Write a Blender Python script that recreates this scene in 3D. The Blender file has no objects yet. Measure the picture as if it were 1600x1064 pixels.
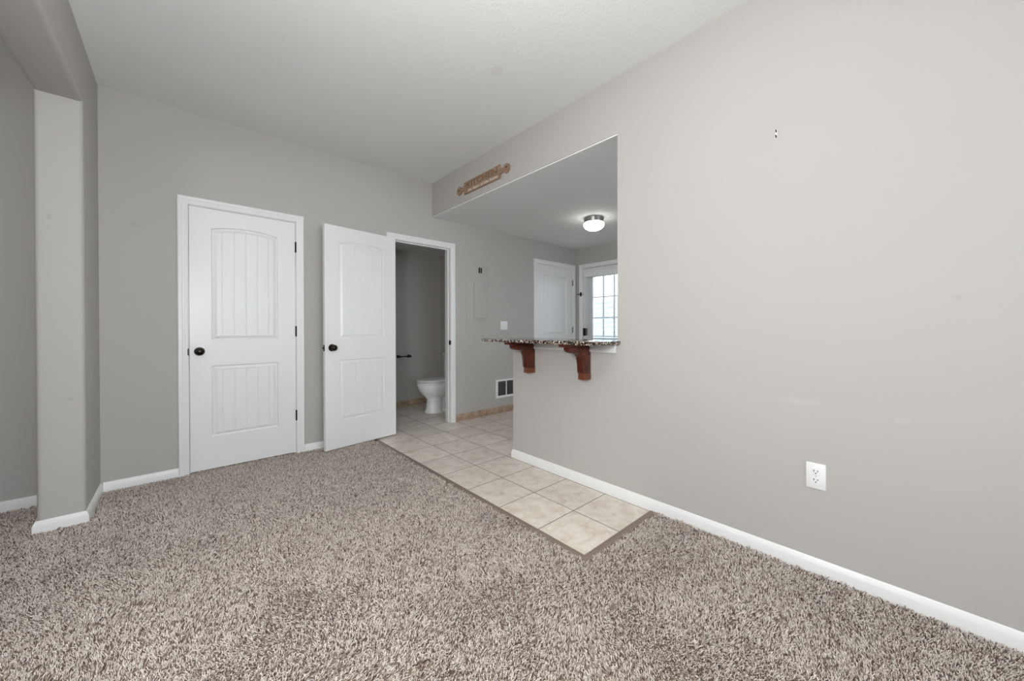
import bpy, bmesh, math, random
from mathutils import Vector, Matrix
random.seed(7)
scene = bpy.context.scene
COL = scene.collection
PI = math.pi

# ------------------------------------------------------------------ camera
CAM = (-2.1254, -3.7086, 1.1087); YAW = 0.7329; PITCH = -0.0049; ROLL = -0.0023
cd = bpy.data.cameras.new('camera'); cam = bpy.data.objects.new('camera', cd); COL.objects.link(cam)
cd.sensor_width = 36; cd.lens = 574.69 * 36 / 1600; cd.shift_y = -15.71 / 1600
cd.clip_start = 0.02; cd.clip_end = 200
_f = Vector((math.sin(YAW) * math.cos(PITCH), math.cos(YAW) * math.cos(PITCH), math.sin(PITCH)))
_r = Vector((math.cos(YAW), -math.sin(YAW), 0)); _u = _r.cross(_f)
_r2 = _r * math.cos(ROLL) + _u * math.sin(ROLL); _u2 = _u * math.cos(ROLL) - _r * math.sin(ROLL)
cam.matrix_world = Matrix.Translation(CAM) @ Matrix((_r2, _u2, -_f)).transposed().to_4x4()
scene.camera = cam

# ------------------------------------------------------------------ light and exposure
w = bpy.data.worlds.new('sky'); scene.world = w; w.use_nodes = True
_bg = w.node_tree.nodes['Background']; _bg.inputs[0].default_value = (0.84, 0.92, 1.0, 1); _bg.inputs[1].default_value = 8.0
scene.view_settings.view_transform = 'Standard'; scene.view_settings.look = 'None'
scene.view_settings.gamma = 1; scene.view_settings.use_curve_mapping = False
scene.view_settings.exposure = 0.0
scene.cycles.use_denoising = True
scene.cycles.max_bounces = 10; scene.cycles.diffuse_bounces = 6


# fill lights added without fixtures: beside the camera, overhead, in the left room
def lamp(name, loc, power, size, col=(0.985, 0.995, 1.0)):
    l = bpy.data.lights.new(name, 'POINT'); l.shadow_soft_size = size; l.energy = power; l.color = col
    o = bpy.data.objects.new(name, l); COL.objects.link(o); o.location = loc
    return o


l = bpy.data.lights.new('kitchen_fill_light', 'AREA'); l.shape = 'RECTANGLE'; l.size = 1.1; l.size_y = 0.9; l.energy = 13; l.color = (0.78, 0.90, 1.0)  # area light added at the invented window to brighten the kitchen
o = bpy.data.objects.new('kitchen_fill_light', l); COL.objects.link(o); o.location = (1.35, -3.87, 1.55); o.rotation_euler = Vector((0.15, 1, -0.22)).to_track_quat('-Z', 'Y').to_euler()
lamp('fill_light_left', (-2.33, -3.22, 1.42), 90, 0.16)  # added fill light, no floor lamp stands here
lamp('fill_light_high', (-1.35, -3.1, 2.38), 16, 0.16)  # added overhead fill, no fixture behind it
lamp('fill_light_left_room', (-4.2, -2.2, 2.2), 30, 0.2)  # added fill for the adjoining room, source unseen


# ------------------------------------------------------------------ materials
def mat(name, col, rough=0.6, metal=0.0, spec=0.5):
    m = bpy.data.materials.new(name); m.use_nodes = True
    b = m.node_tree.nodes['Principled BSDF']
    b.inputs['Base Color'].default_value = (*col, 1); b.inputs['Roughness'].default_value = rough
    b.inputs['Metallic'].default_value = metal; b.inputs['Specular IOR Level'].default_value = spec
    return m


def nd(m, t, **kw):
    n = m.node_tree.nodes.new(t)
    for k, v in kw.items():
        if k in n.inputs.keys(): n.inputs[k].default_value = v
        else: setattr(n, k, v)
    return n


def lk(m, a, b): m.node_tree.links.new(a, b)
def bsdf(m): return m.node_tree.nodes['Principled BSDF']


def bump(m, scale, strength, dist=0.002, detail=3, src=None):
    g = nd(m, 'ShaderNodeNewGeometry')
    n = nd(m, 'ShaderNodeTexNoise', Scale=scale, Detail=detail)
    lk(m, g.outputs['Position'], n.inputs['Vector'])
    b = nd(m, 'ShaderNodeBump', Strength=strength, Distance=dist)
    lk(m, n.outputs['Fac'], b.inputs['Height']); lk(m, b.outputs['Normal'], bsdf(m).inputs['Normal'])
    return n


def ramp(m, fac, stops, interp='LINEAR'):
    r = nd(m, 'ShaderNodeValToRGB'); r.color_ramp.interpolation = interp
    while len(r.color_ramp.elements) < len(stops): r.color_ramp.elements.new(0.5)
    for e, (p, c) in zip(r.color_ramp.elements, stops): e.position = p; e.color = (*c, 1)
    lk(m, fac, r.inputs['Fac']); return r


def spots(m, base, marks):
    """small marks that stay on the surface: (centre, half sizes, colour)"""
    g = nd(m, 'ShaderNodeNewGeometry'); prev = None
    for c, h, col in marks:
        s = nd(m, 'ShaderNodeVectorMath', operation='SUBTRACT'); s.inputs[1].default_value = c
        lk(m, g.outputs['Position'], s.inputs[0])
        d = nd(m, 'ShaderNodeVectorMath', operation='DIVIDE'); d.inputs[1].default_value = h
        lk(m, s.outputs[0], d.inputs[0])
        l = nd(m, 'ShaderNodeVectorMath', operation='LENGTH'); lk(m, d.outputs[0], l.inputs[0])
        r = nd(m, 'ShaderNodeMapRange'); r.inputs[1].default_value = 1.0; r.inputs[2].default_value = 0.6
        lk(m, l.outputs['Value'], r.inputs[0])
        mx = nd(m, 'ShaderNodeMix', data_type='RGBA')
        lk(m, r.outputs[0], mx.inputs[0]); mx.inputs[7].default_value = (*col, 1)
        if prev is None: mx.inputs[6].default_value = (*base, 1)
        else: lk(m, prev, mx.inputs[6])
        prev = mx.outputs[2]
    lk(m, prev, bsdf(m).inputs['Base Color'])


PAINT = (0.490, 0.472, 0.451)
M = {}
M['paint'] = mat('greige_wall_paint', PAINT, 0.75, spec=0.25); bump(M['paint'], 160, 0.12, 0.001)
spots(M['paint'], PAINT, [((0, -3.33, 0.770), (0.05, 0.095, 0.016), (0.52, 0.505, 0.487)),
                          ((0, -3.66, 0.74), (0.05, 0.03, 0.016), (0.52, 0.503, 0.485)),
                          ((0, -3.8, 1.22), (0.05, 0.012, 0.012), (0.455, 0.438, 0.418)),
                          ((-2.66, -0.51, 1.73), (0.013, 0.03, 0.02), (0.44, 0.424, 0.404)),
                          ((-2.365, 0, 1.85), (0.03, 0.04, 0.03), (0.462, 0.445, 0.425)),
                          ((-2.59, -0.51, 0.72), (0.014, 0.03, 0.012), (0.445, 0.43, 0.41))])
M['ceil'] = mat('white_textured_ceiling', (0.80, 0.80, 0.795), 0.9, spec=0.1); bump(M['ceil'], 95, 0.6, 0.0055, 4)
spots(M['ceil'], (0.80, 0.80, 0.795), [((-0.62, -1.9, 2.754), (0.045, 0.06, 0.2), (0.75, 0.745, 0.735))])
M['trim'] = mat('white_trim_paint', (0.83, 0.83, 0.83), 0.38)
M['door'] = mat('white_door_paint', (0.82, 0.82, 0.82), 0.33); bump(M['door'], 60, 0.03, 0.001)
M['black'] = mat('black_metal', (0.009, 0.008, 0.008), 0.5, 0.0, 0.3)
M['bronze'] = mat('dark_bronze', (0.035, 0.028, 0.022), 0.25, 0.9)
M['plate'] = mat('white_plastic', (0.86, 0.86, 0.87), 0.3)
M['slot'] = mat('dark_slot', (0.01, 0.01, 0.01), 0.8)
M['porcelain'] = mat('white_porcelain', (0.90, 0.91, 0.91), 0.12)
M['chrome'] = mat('chrome', (0.7, 0.7, 0.7), 0.12, 1.0)
M['nickel'] = mat('brushed_nickel', (0.30, 0.29, 0.28), 0.35, 0.9)
M['backing'] = mat('carpet_backing', (0.22, 0.17, 0.14), 1.0, spec=0.0)
M['strip'] = mat('taupe_transition_strip', (0.215, 0.165, 0.135), 0.55)
M['vent_dark'] = mat('duct_interior', (0.03, 0.03, 0.03), 0.8)
M['patch'] = mat('bare_grey_metal', (0.25, 0.24, 0.23), 0.5, 0.6)

# ceramic floor tile with thin dark grout, 0.3354 m grid
GX, GY, GP = -0.3538, -0.9552, 0.3354


def tile_mat(name, vertical=False):
    m = mat(name, (0.5, 0.42, 0.34), 0.35)
    g = nd(m, 'ShaderNodeNewGeometry'); sp = nd(m, 'ShaderNodeSeparateXYZ'); lk(m, g.outputs['Position'], sp.inputs[0])

    def axis(out, off):
        a = nd(m, 'ShaderNodeMath', operation='SUBTRACT'); a.inputs[1].default_value = off - 40 * GP; lk(m, out, a.inputs[0])
        d = nd(m, 'ShaderNodeMath', operation='DIVIDE'); d.inputs[1].default_value = GP; lk(m, a.outputs[0], d.inputs[0])
        fr = nd(m, 'ShaderNodeMath', operation='FRACT'); lk(m, d.outputs[0], fr.inputs[0])
        fl = nd(m, 'ShaderNodeMath', operation='FLOOR'); lk(m, d.outputs[0], fl.inputs[0])
        pp = nd(m, 'ShaderNodeMath', operation='PINGPONG'); pp.inputs[1].default_value = 0.5; lk(m, fr.outputs[0], pp.inputs[0])
        return pp.outputs[0], fl.outputs[0]
    px, fx = axis(sp.outputs[0], GX); py, fy = axis(sp.outputs[1], GY)
    if vertical:
        dist = px
    else:
        mn = nd(m, 'ShaderNodeMath', operation='MINIMUM'); lk(m, px, mn.inputs[0]); lk(m, py, mn.inputs[1]); dist = mn.outputs[0]
    gr = nd(m, 'ShaderNodeMapRange'); gr.inputs[1].default_value = 0.0045; gr.inputs[2].default_value = 0.0095
    lk(m, dist, gr.inputs[0])
    # per tile offset so that the mottling breaks at each joint
    cb = nd(m, 'ShaderNodeCombineXYZ'); lk(m, fx, cb.inputs[0]); lk(m, fy, cb.inputs[1])
    sc = nd(m, 'ShaderNodeVectorMath', operation='SCALE'); sc.inputs['Scale'].default_value = 3.71; lk(m, cb.outputs[0], sc.inputs[0])
    ad = nd(m, 'ShaderNodeVectorMath', operation='ADD'); lk(m, sc.outputs[0], ad.inputs[0]); lk(m, g.outputs['Position'], ad.inputs[1])
    n1 = nd(m, 'ShaderNodeTexNoise', Scale=11.0, Detail=9.0, Roughness=0.74, Distortion=0.5); lk(m, ad.outputs[0], n1.inputs['Vector'])
    c = ramp(m, n1.outputs['Fac'], [(0.30, (0.54, 0.445, 0.37)), (0.44, (0.66, 0.58, 0.50)), (0.55, (0.74, 0.68, 0.61)), (0.70, (0.76, 0.73, 0.68))])
    wn = nd(m, 'ShaderNodeTexWhiteNoise', noise_dimensions='2D'); lk(m, cb.outputs[0], wn.inputs['Vector'])
    hv = nd(m, 'ShaderNodeHueSaturation')
    mr = nd(m, 'ShaderNodeMapRange'); mr.inputs[3].default_value = 0.92; mr.inputs[4].default_value = 1.06
    lk(m, wn.outputs['Value'], mr.inputs[0]); lk(m, mr.outputs[0], hv.inputs['Value']); lk(m, c.outputs['Color'], hv.inputs['Color'])
    mx = nd(m, 'ShaderNodeMix', data_type='RGBA'); mx.inputs[6].default_value = (0.085, 0.062, 0.05, 1)
    lk(m, gr.outputs[0], mx.inputs[0]); lk(m, hv.outputs['Color'], mx.inputs[7]); lk(m, mx.outputs[2], bsdf(m).inputs['Base Color'])
    rr = nd(m, 'ShaderNodeMapRange'); rr.inputs[3].default_value = 0.9; rr.inputs[4].default_value = 0.33
    lk(m, gr.outputs[0], rr.inputs[0]); lk(m, rr.outputs[0], bsdf(m).inputs['Roughness'])
    b = nd(m, 'ShaderNodeBump', Strength=0.6, Distance=0.002); lk(m, gr.outputs[0], b.inputs['Height']); lk(m, b.outputs['Normal'], bsdf(m).inputs['Normal'])
    return m


M['tile'] = tile_mat('beige_ceramic_tile')
M['basetile'] = mat('tan_base_tile', (0.40, 0.29, 0.21), 0.4)
_n = nd(M['basetile'], 'ShaderNodeTexNoise', Scale=14.0, Detail=6.0, Roughness=0.7)
_g = nd(M['basetile'], 'ShaderNodeNewGeometry'); lk(M['basetile'], _g.outputs['Position'], _n.inputs['Vector'])
_c = ramp(M['basetile'], _n.outputs['Fac'], [(0.3, (0.30, 0.20, 0.135)), (0.5, (0.43, 0.31, 0.22)), (0.7, (0.52, 0.42, 0.33))])
lk(M['basetile'], _c.outputs['Color'], bsdf(M['basetile']).inputs['Base Color'])
M['grout'] = mat('grey_grout', (0.16, 0.13, 0.11), 0.9)

# speckled granite
m = M['granite'] = mat('speckled_granite', (0.4, 0.35, 0.3), 0.08)
_g = nd(m, 'ShaderNodeNewGeometry')
v = nd(m, 'ShaderNodeTexVoronoi', Scale=150.0, Randomness=1.0); lk(m, _g.outputs['Position'], v.inputs['Vector'])
sp = nd(m, 'ShaderNodeSeparateColor'); lk(m, v.outputs['Color'], sp.inputs[0])
c1 = ramp(m, sp.outputs[0], [(0.0, (0.012, 0.011, 0.010)), (0.42, (0.06, 0.03, 0.02)), (0.56, (0.27, 0.18, 0.13)), (0.70, (0.58, 0.52, 0.46)), (0.88, (0.05, 0.04, 0.035))], 'CONSTANT')
lk(m, c1.outputs['Color'], bsdf(m).inputs['Base Color'])

# cherry stained wood
m = M['cherry'] = mat('cherry_stained_wood', (0.16, 0.035, 0.012), 0.18)
_g = nd(m, 'ShaderNodeNewGeometry'); mp = nd(m, 'ShaderNodeMapping'); mp.inputs['Scale'].default_value = (6, 60, 9); lk(m, _g.outputs['Position'], mp.inputs['Vector'])
n1 = nd(m, 'ShaderNodeTexNoise', Scale=2.0, Detail=5.0, Distortion=1.2); lk(m, mp.outputs['Vector'], n1.inputs['Vector'])
c1 = ramp(m, n1.outputs['Fac'], [(0.3, (0.045, 0.006, 0.003)), (0.55, (0.085, 0.013, 0.005)), (0.8, (0.15, 0.034, 0.012))])
lk(m, c1.outputs['Color'], bsdf(m).inputs['Base Color'])

M['cherry_end'] = mat('cherry_end_grain_lit', (0.15, 0.038, 0.012), 0.3)  # end grain, with the lit orange look put into the colour
# light brown sign wood
m = M['signwood'] = mat('light_brown_wood', (0.3, 0.19, 0.12), 0.6)
_g = nd(m, 'ShaderNodeNewGeometry'); mp = nd(m, 'ShaderNodeMapping'); mp.inputs['Scale'].default_value = (40, 4, 60); lk(m, _g.outputs['Position'], mp.inputs['Vector'])
n1 = nd(m, 'ShaderNodeTexNoise', Scale=2.0, Detail=4.0); lk(m, mp.outputs['Vector'], n1.inputs['Vector'])
c1 = ramp(m, n1.outputs['Fac'], [(0.3, (0.25, 0.155, 0.095)), (0.7, (0.39, 0.26, 0.175))])
lk(m, c1.outputs['Color'], bsdf(m).inputs['Base Color'])
M['signletter'] = mat('brown_raised_letters', (0.20, 0.115, 0.065), 0.6)
M['signscript'] = mat('white_script_paint', (0.80, 0.77, 0.70), 0.6)

# window glass: lets light straight through, keeps a faint reflection
m = M['glass'] = bpy.data.materials.new('clear_glass'); m.use_nodes = True
nt = m.node_tree; nt.nodes.remove(nt.nodes['Principled BSDF'])
tr = nt.nodes.new('ShaderNodeBsdfTransparent'); tr.inputs[0].default_value = (0.95, 0.97, 0.97, 1)
gl = nt.nodes.new('ShaderNodeBsdfGlossy'); gl.inputs['Roughness'].default_value = 0.02
fr = nt.nodes.new('ShaderNodeFresnel'); fr.inputs[0].default_value = 1.45
ms = nt.nodes.new('ShaderNodeMixShader'); lk(m, fr.outputs[0], ms.inputs[0]); lk(m, tr.outputs[0], ms.inputs[1]); lk(m, gl.outputs[0], ms.inputs[2])
lk(m, ms.outputs[0], nt.nodes['Material Output'].inputs[0])

m = M['lampglass'] = mat('lit_white_glass', (0.9, 0.9, 0.88), 0.3)
bsdf(m).inputs['Emission Color'].default_value = (1, 0.97, 0.90, 1); bsdf(m).inputs['Emission Strength'].default_value = 8.5
M['slat'] = mat('white_blind_slat', (0.80, 0.82, 0.85), 0.5)
m = M['siding'] = mat('pale_siding', (0.25, 0.31, 0.37), 0.8)
M['ground'] = mat('pale_concrete', (0.5, 0.5, 0.48), 0.9)

# carpet yarn: every tuft has its own tint
m = M['yarn'] = mat('twisted_carpet_yarn', (0.4, 0.33, 0.27), 0.95, spec=0.05)
at = nd(m, 'ShaderNodeAttribute', attribute_name='tint')
c1 = ramp(m, at.outputs['Fac'], [(0.0, (0.125, 0.083, 0.066)), (0.16, (0.28, 0.21, 0.172)), (0.30, (0.58, 0.50, 0.437)), (0.62, (0.75, 0.67, 0.605)), (1.0, (0.88, 0.815, 0.76))])
lk(m, c1.outputs['Color'], bsdf(m).inputs['Base Color'])


# ------------------------------------------------------------------ mesh helpers
class MB:
    def __init__(s): s.bm = bmesh.new()

    def box(s, x0, y0, z0, x1, y1, z1):
        x0, x1 = sorted((x0, x1)); y0, y1 = sorted((y0, y1)); z0, z1 = sorted((z0, z1))
        v = [s.bm.verts.new(p) for p in ((x0, y0, z0), (x1, y0, z0), (x1, y1, z0), (x0, y1, z0), (x0, y0, z1), (x1, y0, z1), (x1, y1, z1), (x0, y1, z1))]
        for f in ((0, 3, 2, 1), (4, 5, 6, 7), (0, 1, 5, 4), (1, 2, 6, 5), (2, 3, 7, 6), (3, 0, 4, 7)): s.bm.faces.new([v[i] for i in f])
        return s

    def loft(s, rings, cap=True, closed=True):
        R = [[s.bm.verts.new(p) for p in r] for r in rings]
        n = len(R[0])
        for a, b in zip(R, R[1:]):
            for i in range(n if closed else n - 1):
                s.bm.faces.new((a[i], a[(i + 1) % n], b[(i + 1) % n], b[i]))
        if cap: s.bm.faces.new(R[0][::-1]); s.bm.faces.new(R[-1])
        return s

    def prism(s, poly, fn0, fn1):
        return s.loft([[fn0(*p) for p in poly], [fn1(*p) for p in poly]])

    def lathe(s, prof, o, axis, n=32):
        """prof: (radius, height along axis)"""
        a = Vector(axis).normalized(); t = Vector((0, 0, 1)) if abs(a.z) < 0.9 else Vector((1, 0, 0))
        u = a.cross(t).normalized(); w_ = a.cross(u)
        o = Vector(o); rings = []
        for r, h in prof:
            r = max(r, 1e-4)
            rings.append([o + a * h + (u * math.cos(k * 2 * PI / n) + w_ * math.sin(k * 2 * PI / n)) * r for k in range(n)])
        return s.loft(rings)

    def tube(s, pts, r, n=8):
        pts = [Vector(p) for p in pts]; rings = []
        for i, p in enumerate(pts):
            d = (pts[min(i + 1, len(pts) - 1)] - pts[max(i - 1, 0)]).normalized()
            t = Vector((0, 0, 1)) if abs(d.z) < 0.9 else Vector((1, 0, 0))
            u = d.cross(t).normalized(); w_ = d.cross(u)
            rings.append([p + (u * math.cos(k * 2 * PI / n) + w_ * math.sin(k * 2 * PI / n)) * r for k in range(n)])
        return s.loft(rings)

    def sweep(s, path, prof, up=(0, 0, 1), side=1):
        """baseboard style sweep along a horizontal mitred path: prof = (offset outwards, z)"""
        P = [Vector((p[0], p[1], 0)) for p in path]; rows = []
        for i, p in enumerate(P):
            n_ = []
            for a, b in ((i - 1, i), (i, i + 1)):
                if 0 <= a and b < len(P):
                    d = (P[b] - P[a]).normalized(); n_.append(Vector((d.y, -d.x, 0)) * side)
            if len(n_) == 2:
                k = (n_[0] + n_[1]); k = k / k.dot(n_[0])
            else: k = n_[0]
            rows.append([p + k * o + Vector((0, 0, z)) for o, z in prof])
        return s.loft(rows)

    def build(s, name, material, parent=None, smooth=False, bevel=0, seg=2, origin=None, angle=40):
        bm = s.bm
        bmesh.ops.recalc_face_normals(bm, faces=bm.faces)
        if bevel:
            es = [e for e in bm.edges if len(e.link_faces) == 2 and e.calc_face_angle(0) > 0.6]
            bmesh.ops.bevel(bm, geom=es, offset=bevel, segments=seg, affect='EDGES', profile=0.5)
        if parent is None and origin is None:
            xs = [v.co for v in bm.verts]
            origin = ((min(v.x for v in xs) + max(v.x for v in xs)) / 2, (min(v.y for v in xs) + max(v.y for v in xs)) / 2, min(v.z for v in xs))
        if parent is not None: off = Vector(parent.get('world_at', (0, 0, 0)))
        else: off = Vector(origin)
        for v in bm.verts: v.co -= off
        me = bpy.data.meshes.new(name); bm.to_mesh(me); bm.free()
        me.materials.append(material)
        for p in me.polygons: p.use_smooth = bool(smooth or bevel)
        if smooth or bevel: me.set_sharp_from_angle(angle=math.radians(angle))
        o = bpy.data.objects.new(name, me); COL.objects.link(o)
        if parent is not None:
            o.parent = parent; o['world_at'] = list(off)
        else: o.location = origin
        return o


def empty(name, loc):
    o = bpy.data.objects.new(name, None); COL.objects.link(o); o.location = loc; o['world_at'] = list(loc); o.empty_display_size = 0.1
    return o


def tag(o, label, cat, group=None, kind=None):
    o['label'] = label; o['category'] = cat
    if group: o['group'] = group
    if kind: o['kind'] = kind
    return o


def struct(o, label, cat): return tag(o, label, cat, kind='structure')


def arcpts(cx, cy, r, a0, a1, n):
    return [(cx + r * math.cos(a0 + (a1 - a0) * i / n), cy + r * math.sin(a0 + (a1 - a0) * i / n)) for i in range(n + 1)]


# ------------------------------------------------------------------ dimensions
HC, HK, XL, XK = 2.754, 2.372, -2.535, 2.594
YR, XF = -6.2, -5.6            # rear wall, far wall of the room beyond the opening
T = 0.12
CASE_H = 2.052                 # clear height of the door openings

# ------------------------------------------------------------------ room shell
def wall_x(name, y0, y1, x0, x1, z1, holes, label):
    """wall along x with rectangular holes (hx0,hx1,hz0,hz1) sorted in x"""
    mb = MB(); x = x0
    for a, b, c, d in holes:
        if a > x: mb.box(x, y0, 0, a, y1, z1)
        if c > 0: mb.box(a, y0, 0, b, y1, c)
        if d < z1: mb.box(a, y0, d, b, y1, z1)
        x = b
    if x < x1: mb.box(x, y0, 0, x1, y1, z1)
    return struct(mb.build(name, M['paint']), label, 'wall')


CL0, CL1 = -2.081, -1.366      # closet door clear opening
BT0, BT1 = -0.476, 0.237       # bathroom door
PN0, PN1 = 1.695, 2.509        # pantry door
J = 0.018
wall_x('wall_back', 0, T, XF - T, XK + T, HC + 0.05,
       [(CL0 - J, CL1 + J, 0, CASE_H + J), (BT0 - J, BT1 + J, 0, CASE_H + J), (PN0 - J, PN1 + J, 0, CASE_H + J)],
       'taupe painted back wall with two white doors and a bathroom doorway')
mb = MB()
mb.box(0, YR, 0, T, -2.3805, HC + 0.05); mb.box(0, -2.3805, 0, T, -1.3603, 0.985); mb.box(0, -2.3805, HK + 0.014, T, 0, HC + 0.05)
struct(mb.build('wall_right', M['paint']), 'light greige right wall with open pass-through and half wall under the counter', 'wall')
# left stub wall and beam with rounded corners
rb = 0.022; XS = XL - 0.178
foot = [(XS, 0.0)] + arcpts(XS + rb, -0.51 + rb, rb, PI, 1.5 * PI, 6) + arcpts(XL - rb, -0.51 + rb, rb, 1.5 * PI, 2 * PI, 6) + [(XL, 0.0)]
mb = MB(); mb.prism(foot, lambda x, y: (x, y, 0), lambda x, y: (x, y, 2.405 + rb))
struct(mb.build('wall_left', M['paint'], smooth=True, angle=50), 'pale grey stub wall end with rounded corners at the left opening', 'wall')
beam = [(XS, HC + 0.03)] + arcpts(XS + rb, 2.405 + rb, rb, PI, 1.5 * PI, 6) + arcpts(XL - rb, 2.405 + rb, rb, 1.5 * PI, 2 * PI, 6) + [(XL, HC + 0.03)]
mb = MB(); mb.prism(beam, lambda x, z: (x, -2.3, z), lambda x, z: (x, 0, z))
struct(mb.build('trim_1', M['paint'], smooth=True, angle=50), 'grey drywall beam with rounded edges above the left opening', 'beam')
mb = MB(); mb.box(XS, YR, 0, XL, -2.3, HC + 0.05)
struct(mb.build('wall_left_rear', M['paint']), 'greige left wall beyond the opening, behind the viewer', 'wall')
mb = MB(); mb.box(XF - T, YR, 0, XF, 0, HC + 0.05)
struct(mb.build('wall_left_far', M['paint']), 'greige far wall of the adjoining left room', 'wall')
# rear wall with an unseen window added for fill daylight
RW = (-2.15, -0.15, 0.75, 2.3)
wall_x('wall_rear', YR - T, YR, XF - T, XK + T, HC + 0.05, [RW], 'greige rear wall with the added window behind the viewer')
w1 = empty('window_1', ((RW[0] + RW[1]) / 2, YR - 0.05, RW[2])); struct(w1, 'unseen white framed window added in the rear wall for daylight', 'window')
mb = MB()
for a in ((RW[0], RW[0] + 0.05, RW[2], RW[3]), (RW[1] - 0.05, RW[1], RW[2], RW[3]), (RW[0] + 0.05, RW[1] - 0.05, RW[2], RW[2] + 0.05), (RW[0] + 0.05, RW[1] - 0.05, RW[3] - 0.05, RW[3]), (-1.175, -1.125, RW[2] + 0.05, RW[3] - 0.05)):
    mb.box(a[0], YR - 0.10, a[2], a[1], YR - 0.05, a[3])
mb.build('window_frame', M['trim'], w1)
mb = MB(); mb.box(RW[0] + 0.05, YR - 0.085, RW[2] + 0.05, RW[1] - 0.05, YR - 0.08, RW[3] - 0.05); mb.build('pane', M['glass'], w1)
# kitchen
EX0, EX1 = -1.055, -0.139      # exterior door clear opening in y
mb = MB()
mb.box(XK, EX1 + J, 0, XK + T, 0, HC); mb.box(XK, EX0 - J, CASE_H + J, XK + T, EX1 + J, HC); mb.box(XK, YR, 0, XK + T, EX0 - J, HC)
struct(mb.build('wall_kitchen', M['paint']), 'taupe kitchen end wall with the glazed outside door', 'wall')
KW = (0.75, 1.95, 1.05, 2.05)
wall_x('wall_kitchen_side', -3.9 - T, -3.9, T, XK, HK, [KW], 'taupe kitchen side wall hidden behind the right wall')
w2 = empty('window_2', ((KW[0] + KW[1]) / 2, -3.95, KW[2])); struct(w2, 'added white framed kitchen window, unseen behind the right wall', 'window')  # unseen window, added to go with the kitchen fill light
mb = MB()
for a in ((KW[0], KW[0] + 0.05, KW[2], KW[3]), (KW[1] - 0.05, KW[1], KW[2], KW[3]), (KW[0] + 0.05, KW[1] - 0.05, KW[2], KW[2] + 0.05), (KW[0] + 0.05, KW[1] - 0.05, KW[3] - 0.05, KW[3])):
    mb.box(a[0], -4.0, a[2], a[1], -3.95, a[3])
mb.build('window_frame', M['trim'], w2)
mb = MB(); mb.box(KW[0] + 0.05, -3.985, KW[2] + 0.05, KW[1] - 0.05, -3.98, KW[3] - 0.05); mb.build('pane', M['glass'], w2)
mb = MB(); mb.box(T, -3.9 - T, HK, XK, 0, HK + 0.06); mb.box(0.006, -2.3803, HK, T, 0, HK + 0.0135)
struct(mb.build('ceiling_kitchen', M['ceil']), 'lower grey-white textured kitchen ceiling', 'ceiling')
mb = MB(); mb.box(-0.0008, -2.3803, HK - 0.001, 0.006, -0.001, HK + 0.0035)
struct(mb.build('trim_4', M['ceil']), 'thin white corner bead along the lower edge of the header above the pass-through', 'corner bead')
mb = MB(); mb.box(XF - T, YR - T, HC, XK + T, T, HC + 0.12)
struct(mb.build('ceiling', M['ceil']), 'white textured living room ceiling', 'ceiling')
# bathroom and closets behind the back wall
BX0, BX1, BY = -0.62, 0.865, 1.255
mb = MB()
mb.box(BX0 - 0.1, T, 0, BX0, BY + T, 2.45); mb.box(BX1, T, 0, BX1 + 0.1, BY + T, 2.45); mb.box(BX0 - 0.1, BY, 0, BX1 + 0.1, BY + T, 2.45)
struct(mb.build('wall_bathroom', M['paint']), 'grey bathroom walls seen through the open door', 'wall')
mb = MB(); mb.box(BX0, T, 2.235, BX1, BY, 2.35)
struct(mb.build('ceiling_bathroom', M['ceil']), 'dark unlit bathroom ceiling', 'ceiling')
mb = MB()
for a, b in ((CL0 - 0.1, CL1 + 0.1), (PN0 - 0.1, PN1 + 0.1)):
    mb.box(a, 0.6, 0, b, 0.65, 2.4); mb.box(a, T, 0, a + 0.03, 0.6, 2.4); mb.box(b - 0.03, T, 0, b, 0.6, 2.4); mb.box(a, T, 2.35, b, 0.6, 2.4)
struct(mb.build('wall_closet', M['paint']), 'inner walls of the closets behind the closed doors', 'wall')
# floors
mb = MB(); mb.box(-0.668, -2.614, -0.05, XK + T, BY + T, 0)
mb.box(T, -4.0, -0.05, XK + T, -2.614, 0)
struct(mb.build('floor', M['tile']), 'beige ceramic tile floor from the kitchen walkway into the bathroom', 'floor')
mb = MB(); mb.box(XF - T, YR - T, -0.05, -0.668, 0.65, -0.001); mb.box(-0.668, YR - T, -0.05, T, -2.614, -0.001)
struct(mb.build('floor_carpet', M['backing']), 'brown backing under the carpet', 'floor')
SW = 0.040
mb = MB()
ol = [(-0.668, -0.012), (-0.668, -2.614), (-0.014, -2.614), (-0.014, -2.614 - SW), (-0.668 - SW, -2.614 - SW), (-0.668 - SW, -0.012)]
mb.prism(ol, lambda x, y: (x, y, -0.001), lambda x, y: (x, y, 0.006))
struct(mb.build('trim_2', M['strip'], bevel=0.003), 'taupe transition strip between tile floor and carpet', 'floor strip')

# baseboards
BH = 0.0715
BP = [(0, 0), (0.013, 0), (0.013, 0.046), (0.0105, 0.052), (0.0085, 0.060), (0.004, 0.0685), (0, BH)]
def base(name, path, label, side=1):
    mb = MB(); mb.sweep(path, BP, side=side)
    return struct(mb.build(name, M['trim'], smooth=True, angle=25), label, 'baseboard')
base('baseboard_left', [(XF, 0), (XS, 0)], 'white baseboard on the back wall of the adjoining left room')
base('baseboard_pier', [(XS, 0), (XS, -0.51), (XL, -0.51), (XL, 0)], 'white baseboard wrapping the left stub wall end')
base('baseboard_back', [(XL + 0.013, 0), (-2.1416, 0)], 'short white baseboard between the left corner and the closet door')
base('baseboard_center', [(-1.3039, 0), (-0.5395, 0)], 'white baseboard running behind the open door')
base('baseboard_right', [(0.12, -1.3603), (0, -1.3603), (0, YR)], 'long white baseboard along the right wall')


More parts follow.
